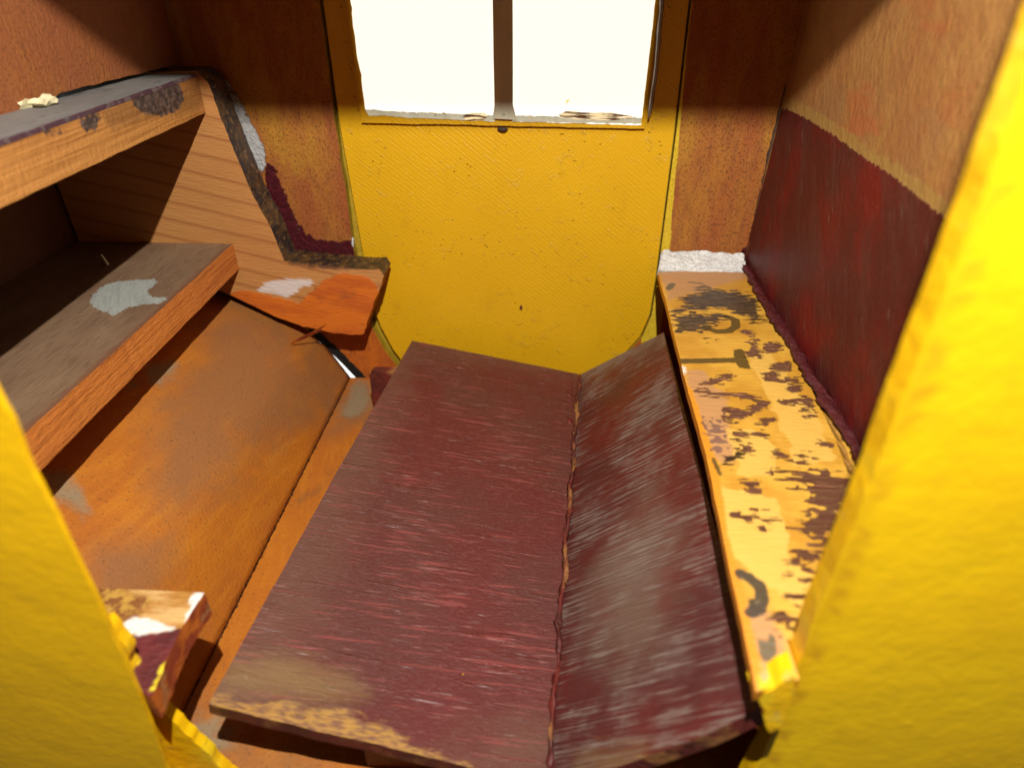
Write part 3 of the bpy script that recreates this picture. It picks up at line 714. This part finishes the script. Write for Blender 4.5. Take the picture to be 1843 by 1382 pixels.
# --- yellow door
dr = Plane((0, 3.012, 0), (1, 0, 0), (0, 0, 1)); dr.N = np.array([0, -1., 0])
door = empty('door', (-.2, 3.02, -2.0), 'ochre yellow door with a two pane white window', 'door')
ins = lambda pts, d: [(a + d, b) for a, b in pts]
dpoly = [(a + (.014 if b > -.55 else .014 + .030 * min(1, (-.55 - b) / .5)), b) for a, b in openL] + ins(openR, -.009)[::-1]
plate('panel', dr, rag(dpoly, 0, .05, 1), .03, [M['door'], M['olive']], door, cut=.08, bevel=.006)
dr2 = Plane((0, 3.060, 0), (1, 0, 0), (0, 0, 1)); dr2.N = np.array([0, -1., 0])
plate('rebate', dr2, [(-1.05, 1.0), (-1.05, -1.60), (-.85, -2.0), (.4, -2.0), (.62, -1.6), (.62, 1.0)], .02, [M['olive'], M['olive']], door, cut=.5, bevel=0)
# window plate standing proud of the door
wp = Plane((0, 2.992, 0), (1, 0, 0), (0, 0, 1)); wp.N = np.array([0, -1., 0])
win = plate('window', wp, rag([(-.842, .9), (-.842, -.20), (-.838, -.578), (.405, -.594), (.412, -.1), (.412, .9)], .003, .03, 4), .022, [M['door'], M['door']], door, cut=.1, bevel=.003)
wq = Plane((0, 2.988, 0), (1, 0, 0), (0, 0, 1)); wq.N = np.array([0, -1., 0])
bx = wq.tr([(889, 150), (922, 150)])
xl, xr = bx[0][0], bx[1][0]
zbL, zbR = wq.uv(700, 205)[1], wq.uv(1050, 212)[1]
pmasks = dict(paint=mx(pg(wq, [(775, 203), (800, 202), (805, 206), (782, 209)]), pg(wq, [(833, 208), (850, 203), (876, 204), (878, 214), (862, 220), (834, 218)]),
                       pg(wq, [(945, 210), (985, 208), (975, 214), (948, 215)]), pg(wq, [(1006, 206), (1020, 201), (1060, 203), (1100, 202), (1125, 208), (1145, 211), (1140, 216), (1060, 216), (1008, 212)]),
                       pg(wq, [(1183, 0), (1175, 60), (1168, 130), (1160, 195), (1178, 190), (1190, 0)])),
              haze=mx(sk(wq, [(655, 203), (700, 206), (890, 214)], .028), sk(wq, [(922, 214), (1160, 218)], .028)),
              dab=pg(wq, [(1018, 180), (1026, 180), (1026, 187), (1018, 187)]))
plate('pane', wq, rag([(-.820, .88), (-.824, -.20), (-.812, -.530), (-.800, -.548), (xl, -.568), (xl, .88)], 0, .02, 2, {0: .005, 1: .006, 3: .006}), .003, [M['pane'], M['pane']], win, cut=.02, bevel=0, masks=pmasks)
plate('pane', wq, rag([(xr, .88), (xr, -.568), (.388, -.578), (.396, -.1), (.396, .88)], 0, .02, 3, {1: .006, 2: .003}), .003, [M['pane'], M['pane']], win, cut=.02, bevel=0, masks=pmasks)
gb = Plane((0, 2.975, 0), (1, 0, 0), (0, 0, 1)); gb.N = np.array([0, -1., 0])
g0 = gb.tr([(889, -40), (888, 100), (890, 190), (886, 214), (930, 216), (923, 190), (923, 100), (922, -40)])
plate('glazing_bar', gb, [(g0[0][0], .85)] + g0[1:-1] + [(g0[-1][0], .85)], .016, [M['bar'], M['bar']], win, cut=.02, bevel=.004,
      masks=dict(hole=pg(gb, [(901, 202), (908, 202), (909, 208), (902, 209)])))
stp = [Vector(wp.p(*wp.uv(a, b), .02)) for a, b in [(1193, -30), (1189, 20), (1184, 75), (1179, 130), (1172, 180), (1166, 212)]]
bead('edge_strip', stp, .009, M['steel'], win, .03, .45, 8, (1, 1))
blob('gap_light_dab', bk.p(*bk.uv(633, 437), -.01), .018, M['white'], door, (.5, .6, 1.6), 4, .5, 2)  # white dab standing for daylight through the door gap
blob('notch_blob', bk.p(*bk.uv(905, 233), .0), .016, M['dark'], door, (1.5, .8, .6), 3, .4, 2)  # dark blob standing for the notch below the glazing bar
dcr = random.Random(5)
# chips of paint and a curl of red on the door
blob('paint_chip', dr.p(*dr.uv(938, 553), .004), .012, M['maroonlump'], door, (.6, .5, 1.2), 1, .7, 2)

# --- profile board standing before the end wall (carries the shelves)
bh = Plane((0, 2.80, 0), (1, 0, 0), (0, 0, 1)); bh.N = np.array([0, -1., 0])
bp = [(352, 128), (375, 150), (398, 215), (425, 280), (452, 345), (484, 405), (512, 470), (528, 472), (600, 480), (640, 484), (683, 484)]
bpt = bp + [(691, 496), (683, 520), (672, 546), (668, 560), (662, 576), (655, 601), (640, 602), (600, 600), (575, 593), (545, 588), (500, 572), (455, 550), (412, 530)]
bpoly = [(-2.2, -.37)] + bh.tr(bpt) + [(-1.80, -1.22), (-2.2, -1.10)]
ne = len(bpoly)
support = plate('shelf_support', bh, rag(bpoly, 0, .02, 6, {i: (.004 if i < 11 else .007 if i < 19 else .003) for i in range(1, ne - 3)}), .15,
    [M['pine'], M['bark'], M['oedge']], cut=.04, bevel=.005,
    masks=dict(orange=mx(pg(bh, [(414, 526), (440, 522), (480, 530), (540, 545), (565, 520), (590, 500), (610, 492), (655, 494), (675, 510), (700, 560), (660, 640), (540, 640), (400, 560)])),
               dark=mx(pg(bh, [(520, 462), (650, 466), (665, 484), (610, 484), (560, 482), (522, 476)])),
               scratch=mx(pg(bh, [(598, 530), (615, 524), (640, 528), (638, 536), (610, 536)]), pg(bh, [(570, 536), (592, 540), (605, 550), (590, 548)]), pg(bh, [(560, 462), (680, 470), (676, 486), (580, 482)])),
               white=pg(bh, [(466, 518), (490, 505), (525, 502), (556, 502), (568, 512), (540, 516), (536, 526), (515, 535), (492, 527), (464, 524)])))
# the broken right end shows fresh orange wood
sm_ = support.data
tip = bh.p(*bh.uv(672, 484)); 
for p in sm_.polygons:
    if p.material_index == 1:
        c_ = p.center
        if c_.z < tip[2] - .03 and c_.x > -1.25: p.material_index = 2
tag(support, 'stepped pine board, orange painted tip, carrying both shelves', 'support board')
# splinter curling off the lower edge
def splinter():
    bm = bmesh.new()
    A = [bh.p(*bh.uv(587, 583), .004), bh.p(*bh.uv(540, 599), .075), bh.p(*bh.uv(532, 604), .085), bh.p(*bh.uv(556, 600), .03), bh.p(*bh.uv(575, 594), .004)]
    vs = [bm.verts.new(Vector(a)) for a in A]; vb = [bm.verts.new(Vector(a) + Vector((0.004, .012, -.010))) for a in A]
    bm.faces.new(vs); bm.faces.new(vb[::-1])
    for i in range(len(vs)):
        j = (i + 1) % len(vs); bm.faces.new((vs[i], vs[j], vb[j], vb[i]))
    bmesh.ops.recalc_face_normals(bm, faces=bm.faces[:]); P3 = [v.co[:] for v in bm.verts]
    o = link('splinter', bm, M['oedge'], support); set_attrs(o, {}, P3)
splinter()

# --- shelves
def shelf_board(name, yf, ztop, xfar, xnear, ynear, thick, xwall, mt, me_, masks, emasks=None, seed=0, bev=.004, tip_cut=None):
    """board with its long free edge running towards the lens"""
    pl = Plane((0, 0, ztop), (1, 0, 0), (0, 1, 0))
    poly = rag([(xwall, ynear), (xnear, ynear), (xfar, yf), (xwall, yf)], 0, .03, seed, {1: .0035})
    return plate(name, pl, poly, thick, [mt, me_], cut=.035, masks=masks, bevel=bev), pl
us_z = -.357
usP = Plane((0, 0, us_z), (1, 0, 0), (0, 1, 0))
u_far = usP.uv(352, 133); u_near = usP.uv(0, 254)
dx = (u_near[0] - u_far[0]) / (u_near[1] - u_far[1])
def emask_us(pts):          # trace on the free edge face -> function of the length only, by height
    return pts
shelf1 = empty('shelf', (-1.5, 2, us_z), 'upper shelf with grey painted top and chipped tan edge', 'shelf')
yn = .95
plate('shelf_top', usP, [(-2.2, yn), (u_far[0] + dx * (yn - 2.795), yn), (u_far[0], 2.795), (-2.2, 2.795)], .012, [M['stg'], M['stg']], shelf1, cut=.03, bevel=.002,
      masks=dict(purple=lambda P: .008 - np.abs(P[:, 0] - (u_far[0] + dx * (P[:, 1] - 2.795)))))
# free edge: a strip standing under the top, face towards the room
A_ = np.array([u_far[0] - .001, 2.795, us_z - .012]); B_ = np.array([u_far[0] + dx * (yn - 2.795) - .001, yn, us_z - .012])
ue = Plane(A_, B_ - A_, (0, 0, 1))
if ue.N[0] < 0: ue.N *= -1
Lu = np.linalg.norm(B_ - A_); hd_ = .135
plate('shelf_board', ue, rag([(0, 0), (Lu, 0), (Lu, -.125), (0, -hd_)], 0, .03, 2, {2: .002}), .03, [M['seu'], M['seu']], shelf1, cut=.02, bevel=.003,
      masks=dict(patch=mx(pg(ue, [(237, 178), (262, 162), (300, 150), (322, 150), (332, 180), (318, 200), (290, 210), (262, 206), (245, 196)]),
                          pg(ue, [(135, 218), (178, 200), (190, 205), (180, 215), (172, 232), (160, 238), (146, 230)]),
                          pg(ue, [(74, 236), (112, 228), (118, 236), (95, 246), (78, 244)])),
                 rust=mx(pg(ue, [(180, 200), (350, 130), (372, 160), (370, 190), (330, 205), (260, 215), (200, 235)]))))
plate('shelf_core', Plane((0, 0, us_z - .0125), (1, 0, 0), (0, 1, 0)), [(-2.2, yn), (B_[0] - .035, yn), (A_[0] - .035, 2.79), (-2.2, 2.79)], .11, [M['dark'], M['seu']], shelf1, cut=.3, bevel=0)

ls_z = -1.075
lsP = Plane((0, 0, ls_z), (1, 0, 0), (0, 1, 0))
l_far = lsP.uv(428, 431); l_near = lsP.uv(36, 788)
dx2 = (l_near[0] - l_far[0]) / (l_near[1] - l_far[1]); yn2 = 1.02
yfar2 = min(l_far[1], 2.797)
shelf2 = empty('shelf', (-1.6, 2, ls_z), 'lower shelf with dusty brown top, grey paint blot and reddish sawn edge', 'shelf')
lp = lambda y: l_far[0] + dx2 * (y - l_far[1])
plate('shelf_board', lsP, rag([(-2.2, yn2), (lp(yn2), yn2), (lp(yfar2), yfar2), (-2.2, yfar2)], 0, .03, 5, {1: .004}), .125, [M['st'], M['se']], shelf2, cut=.03, bevel=.004,
      masks=dict(edge=lambda P: P[:, 0] - lp(P[:, 1]) + .02,
                 white=pg(lsP, [(162, 550), (166, 530), (185, 514), (210, 507), (240, 504), (280, 502), (286, 508), (272, 518), (265, 526), (272, 534), (300, 536), (294, 545), (262, 548), (232, 552), (218, 562), (205, 570), (190, 560), (172, 556)])))
nl = lsP.uv(194, 476)
bm = bmesh.new(); bmesh.ops.create_cone(bm, cap_ends=True, segments=12, radius1=.010, radius2=.004, depth=.05)
for v in bm.verts: v.co = Vector((nl[0] - .008 + v.co.x - v.co.z * .25, nl[1] + v.co.y, ls_z + .02 + v.co.z))
P3 = [v.co[:] for v in bm.verts]; set_attrs(link('nail', bm, M['steel'], shelf2), {}, P3)
# cream lumps set in the gap behind the upper shelf
for i, (a, b, r, s_) in enumerate([(84, 192, .030, (.7, 1.3, .5)), (48, 194, .024, (.7, 1.5, .6))]):
    q = usP.uv(a, b); o = blob('cream_lump', (q[0], q[1], us_z + r * .5), r, M['cream'], None, s_, i + 2, .9, 2, True)
    tag(o, ['larger cream lump on the grey upper shelf', 'smaller cream lump, further left on the grey upper shelf'][i], 'putty', 'cream lumps on the upper shelf')

# --- V bench
bench = empty('bench', (0, 1.9, -1.9), 'maroon bench of two boards set in a V on the floor', 'bench')
def quadboard(name, A, B, Cc, thick, mats, masks, poly=None, rg=None, bevel=.006, cut=.035):
    """A far crease, B near crease, Cc far outer; u runs across, v along"""
    A, B, Cc = map(lambda t: np.array(t, float), (A, B, Cc))
    pl = Plane(A, Cc - A, B - A)
    if pl.N[2] < 0: pl.N *= -1
    return pl
sA, sB, sC = (.172, 2.845, -1.762), (.030, .875, -1.762), (-.680, 2.850, -1.592)
sp_ = quadboard('s', sA, sB, sC, 0, 0, 0)
u_w = np.linalg.norm(np.array(sC) - np.array(sA)); v_l = np.linalg.norm(np.array(sB) - np.array(sA))
nl_ = sp_.uv(375, 1266); nr_ = (0, v_l + .07)
tl_ = sp_.uv(742, 613); tr_ = sp_.uv(1041, 673)
spoly = [(tr_[0], tr_[1]), (0.004, v_l * .5), (0.0, nr_[1]), sp_.uv(860, 1384), sp_.uv(700, 1345), nl_, ((nl_[0] + tl_[0]) / 2 + .006, (nl_[1] + tl_[1]) / 2), tl_]
plate('seat', sp_, rag(spoly, 0, .03, 8, {0: .004, 1: .004, 2: .003, 3: .004, 4: .004, 5: .0015, 6: .0015, 7: .003}), .045, [M['seat'], M['medge']], bench, cut=.035, bevel=.008,
      masks=dict(dust=lambda P: np.maximum.reduce([.06 - (P[:, 1]), .04 - (u_w - P[:, 0]), pg(sp_, [(930, 1300), (1000, 1290), (1000, 1400), (760, 1400), (870, 1340)])(P)]),
                 ochre=mx(pg(sp_, [(372, 1250), (450, 1262), (560, 1270), (660, 1288), (700, 1310), (740, 1340), (900, 1400), (600, 1400), (360, 1300)])),
                 smear=mx(pg(sp_, [(400, 1195), (520, 1180), (600, 1210), (660, 1240), (600, 1270), (480, 1250), (390, 1240)])),
                 ridge=lambda P: .010 - np.abs(P[:, 0] - .045)))
bA, bB, bC = (.186, 2.845, -1.765), (.042, .875, -1.765), (.536, 2.63, -1.402)
bp_ = quadboard('b', bA, bB, bC, 0, 0, 0)
vb = np.linalg.norm(np.array(bB) - np.array(bA)); cn = bp_.uv(1372, 1272)
fr_ = bp_.uv(1195, 598)
k_ = fr_[1] / fr_[0]
bpoly2 = [(0, 0), (0, vb + .10), bp_.uv(1100, 1385), bp_.uv(1160, 1362), bp_.uv(1270, 1322), (cn[0], cn[1]), fr_]
plate('backrest', bp_, rag(bpoly2, 0, .03, 9, {0: .003, 1: .005, 2: .005}), .045, [M['back'], M['medge']], bench, cut=.035, bevel=.008,
      masks=dict(dust=lambda P: np.maximum.reduce([.045 - P[:, 0], .03 - P[:, 1], pg(bp_, [(1090, 1000), (1160, 900), (1200, 960), (1190, 1150), (1120, 1200), (1060, 1120)])(P)]),
                 ochre=pg(bp_, [(1120, 1400), (1140, 1368), (1175, 1370), (1180, 1400)]), smear=pg(bp_, [(1040, 1365), (1100, 1350), (1160, 1350), (1150, 1390), (1040, 1400)]), ridge=never))
cre = [Vector((.180 - .142 * t + .004 * math.sin(t * 40), 2.83 - 1.95 * t, -1.756)) for t in np.linspace(0, 1, 60)]
bead('crease_paint', cre, .0075, M['medge'], bench, .016, 1.6, 4, (1, 1.2))
for y0, xl_, zt, th in ((2.58, -.836, -1.618, .05), (.93, -.47, -1.72, .05)):
    sp = Plane((0, y0, 0), (1, 0, 0), (0, 0, 1)); sp.N = np.array([0, -1., 0])
    plate('bench_leg', sp, [(xl_, -1.898), (xl_, zt - .02), (xl_ + .02, zt), (-.70, zt), (-.66, -1.67), (.10, -1.845), (.45, -1.75), (.45, -1.898)] if y0 > 2 else
          [(xl_, -1.898), (xl_, -1.735), (.0, -1.845), (.30, -1.76), (.30, -1.898)], th, [M['medge'], M['medge']], bench, cut=.1, bevel=.008)

# --- peeled ledge on the right
pk = Plane((0, 0, -1.2), (1, 0, 0), (0, 1, 0))
e_far = pk.uv(1184, 491); e_near = pk.uv(1362, 1256)
pts_l = pk.tr([(1184, 491), (1205, 570), (1232, 680), (1270, 815), (1300, 960), (1330, 1100), (1352, 1200)])
S = lambda *a: sk(pk, *a); Q = lambda *a: pg(pk, list(a))
ppoly = pts_l + [pk.uv(1360, 1245), (.526, .800), (.528, .892), (.915, .892), (.925, 2.93), pk.uv(1335, 482)]
ledge = plate('ledge', pk, rag(ppoly, 0, .03, 12, {**{i: .0022 for i in range(6)}, 7: .008}), .028, [M['plank'], M['orangeline']], cut=.011, bevel=.0025, masks=dict(
    pale=mx(Q((1370, 690), (1430, 700), (1480, 760), (1500, 830), (1430, 840), (1420, 800), (1400, 760)), Q((1280, 870), (1330, 880), (1400, 900), (1420, 1000), (1460, 1040), (1440, 1090), (1380, 1060), (1330, 1010), (1300, 960)),
            Q((1345, 640), (1390, 630), (1420, 690), (1370, 700)), Q((1290, 780), (1350, 770), (1400, 800), (1390, 860), (1330, 850))),
    tan=mx(Q((1184, 485), (1338, 478), (1350, 500), (1300, 512), (1262, 525), (1235, 530), (1205, 540)), Q((1232, 665), (1265, 668), (1290, 700), (1305, 705), (1310, 770), (1320, 830), (1290, 832), (1262, 760)),
           Q((1345, 1090), (1385, 1100), (1410, 1150), (1430, 1200), (1380, 1230), (1350, 1150)), Q((1395, 520), (1420, 600), (1380, 600), (1360, 540)) if False else never),
    orange=mx(S([(1186, 500), (1234, 690)], .018) if False else never, Q((1232, 690), (1245, 700), (1290, 830), (1296, 860), (1310, 960), (1345, 1090), (1370, 1200), (1360, 1250), (1340, 1230), (1260, 840), (1222, 690)),
              S([(1186, 500), (1232, 690)], .012)),
    peel=mx(Q((1430, 800), (1455, 810), (1470, 835), (1500, 850), (1540, 850), (1560, 900), (1500, 980), (1440, 1090), (1420, 1120), (1400, 1130), (1380, 1100), (1400, 1085), (1440, 1060), (1450, 1030), (1430, 1000), (1455, 975), (1425, 940), (1452, 915), (1440, 880), (1380, 850), (1372, 842), (1420, 845)),
            Q((1310, 925), (1370, 920), (1385, 915), (1410, 918), (1422, 945), (1390, 955), (1345, 948), (1315, 938)),
            Q((1410, 1010), (1450, 980), (1480, 990), (1470, 1040), (1420, 1040)), Q((1385, 1070), (1440, 1080), (1430, 1160), (1415, 1150), (1400, 1110))),
    flake=mx(Q((1375, 620), (1400, 615), (1405, 628), (1380, 634)), Q((1388, 655), (1420, 654), (1422, 668), (1392, 668)), Q((1372, 672), (1395, 668), (1400, 680), (1378, 684)), Q((1395, 682), (1440, 680), (1440, 690), (1400, 688)),
             Q((1418, 695), (1440, 693), (1440, 704), (1422, 706)), Q((1405, 722), (1460, 716), (1460, 724), (1412, 727)), Q((1334, 596), (1340, 592), (1355, 598), (1352, 606)), Q((1345, 615), (1362, 612), (1362, 630), (1350, 632)),
             Q((1340, 634), (1368, 630), (1368, 642), (1345, 642)), Q((1265, 692), (1285, 680), (1315, 672), (1318, 677), (1290, 690), (1270, 696)),
             S([(1262, 706), (1300, 709), (1340, 714), (1372, 722)], .022), S([(1372, 722), (1358, 738), (1312, 752)], .024), Q((1306, 735), (1345, 740), (1340, 752), (1312, 758)),
             Q((1320, 780), (1345, 776), (1345, 786), (1325, 786)), Q((1335, 800), (1352, 800), (1352, 812), (1335, 812)), Q((1375, 755), (1392, 752), (1392, 760), (1378, 762)), Q((1362, 758), (1374, 755), (1374, 762), (1364, 764)),
             Q((1448, 745), (1465, 743), (1466, 750), (1450, 752)), Q((1476, 794), (1496, 796), (1494, 802), (1478, 800)), Q((1338, 868), (1362, 868), (1368, 882), (1344, 882)), Q((1442, 732), (1462, 730), (1464, 738), (1446, 740)),
             Q((1352, 780), (1360, 778), (1380, 782), (1378, 788)), Q((1395, 812), (1405, 812), (1410, 820), (1396, 820))),
    sooty=mx(Q((1262, 512), (1330, 522), (1365, 535), (1385, 580), (1350, 586), (1335, 572), (1300, 560), (1255, 560), (1205, 575), (1202, 560), (1225, 545), (1210, 535), (1250, 525)),
             Q((1202, 560), (1300, 560), (1325, 572), (1300, 582), (1268, 600), (1288, 610), (1285, 620), (1270, 618), (1262, 600), (1214, 602), (1205, 585)),
             Q((1300, 768), (1322, 775), (1330, 790), (1340, 800), (1350, 830), (1322, 838), (1300, 850), (1292, 820), (1310, 815), (1322, 800))),
    olive=mx(S([(1272, 590), (1290, 597), (1312, 596), (1324, 588), (1324, 576), (1308, 570)], .034), S([(1226, 650), (1335, 648)], .034), Q((1320, 630), (1336, 627), (1342, 640), (1352, 664), (1330, 662), (1322, 650)),
             S([(1284, 826), (1296, 852)], .014)),
    black=mx(S([(1332, 1032), (1350, 1040), (1366, 1052), (1372, 1072), (1368, 1092), (1352, 1102)], .030), Q((1345, 1078), (1372, 1072), (1368, 1096), (1352, 1108), (1350, 1090))),
    greyblack=mx(Q((1362, 1150), (1382, 1152), (1386, 1138), (1392, 1140), (1402, 1195), (1395, 1200), (1372, 1188)), S([(1203, 520), (1210, 512)], .03), S([(1240, 508), (1262, 510), (1280, 520)], .014)),
    spots=Q((1272, 755), (1300, 760), (1300, 815), (1285, 812)),
    white=mx(Q((1226, 658), (1234, 660), (1236, 672), (1230, 676))),
    yellow=mx(Q((1358, 1215), (1400, 1208), (1420, 1240), (1372, 1262)), S([(1184, 500), (1186, 540)], .006) if False else never),
    groove=mx(S([(1440, 650), (1476, 720), (1510, 790), (1532, 850)], .014), S([(1412, 600), (1470, 700)], .006))))
tag(ledge, 'narrow peeled yellow ledge with worn dark hand painted letters beside the maroon wall', 'ledge')
# plaster rib where the ledge meets the end wall
pq = Plane((0, 2.868, -1.199), (1, 0, 0), (0, .118, .050))
plate('plaster', pq, rag([(.516, .0), (.925, .0), (.930, .118), (.84, .128), (.70, .134), (.552, .134)], 0, .012, 6, {0: .004, 1: .008, 2: .01, 3: .01, 4: .01}), .035, [M['white'], M['white']], back_wall, cut=.01, bevel=.003,
    lift=lambda u, v: .010 * mnoise.noise(Vector((u * 22, v * 30, 2))) + .009 * mnoise.noise(Vector((u * 60, v * 70, 5))))

# --- broken block behind the front wall, bottom left
blk = Plane((0, 0, -1.40), (1, 0, 0), (0, 1, 0))
bt = blk.tr([(100, 1052), (150, 1056), (368, 1066), (348, 1096), (326, 1130), (302, 1182), (286, 1222), (272, 1254), (256, 1244), (232, 1205), (190, 1130)])
def m_blocktop():
    g = G('split_wood_top'); c = g.mix(g.step(g.noise(8, (1, 3, 1), det=6), .4, .6), (.62, .38, .14), (.42, .19, .035))
    c = g.mix(g.mask('stain', .05, 16, soft=.02), c, g.mix(g.step(g.noise(30), .45, .6), (.22, .08, .02), (.5, .28, .05)))
    c = g.mix(g.mask('maroon', .012, 30, soft=.004), c, g.mix(g.step(g.noise(9, det=5), .4, .62), (.15, .022, .022), (.08, .012, .014)))
    c = g.mix(g.mask('white', .016, 34, soft=.005), c, (.78, .74, .68))
    c = g.mix(g.mask('yellow', .012, 30, soft=.004), c, (.72, .55, .02))
    return g.bsdf(c, .5, g.noise(40, (1, 3, 1), det=5), .008, .4)
block = plate('wood_block', blk, rag(bt, 0, .015, 4, {i: .005 for i in range(2, 9)}), .085, [m_blocktop(), M['oedge']], cut=.02, bevel=.006,
    masks=dict(maroon=pg(blk, [(150, 1136), (210, 1138), (250, 1142), (290, 1136), (330, 1131), (275, 1262), (200, 1300)]), stain=pg(blk, [(150, 1040), (255, 1062), (262, 1085), (240, 1110), (150, 1130)]),
               white=mx(pg(blk, [(216, 1124), (240, 1108), (262, 1112), (300, 1126), (318, 1130), (290, 1137), (250, 1142), (206, 1136)]), pg(blk, [(345, 1064), (372, 1064), (352, 1096), (336, 1120), (330, 1112), (342, 1090)])),
               yellow=mx(sk(blk, [(276, 1240), (296, 1195)], .014), sk(blk, [(212, 1150), (248, 1190)], .02))))
tag(block, 'small broken maroon block with split tan top and orange side, by the opening', 'wood block')
# --- daylight outside the back of the compartment (seen through the slits and the frosted window)
g = G('white_daylight'); e = g.n('ShaderNodeEmission'); e.inputs[0].default_value = (1, 1, .96, 1); e.inputs[1].default_value = 1.6
g.t.links.new(e.outputs[0], g.out.inputs[0])
bd = Plane((0, 3.6, 0), (1, 0, 0), (0, 0, 1)); bd.N = np.array([0, -1., 0])
o = plate('backdrop', bd, [(-3.2, -3.2), (2.2, -3.2), (2.2, 1.6), (-3.2, 1.6)], .02, [g.m, g.m], cut=1.0, bevel=0)
tag(o, None, kind='structure'); o['label'] = 'bright white daylight backdrop outside the compartment'; o['category'] = 'backdrop'
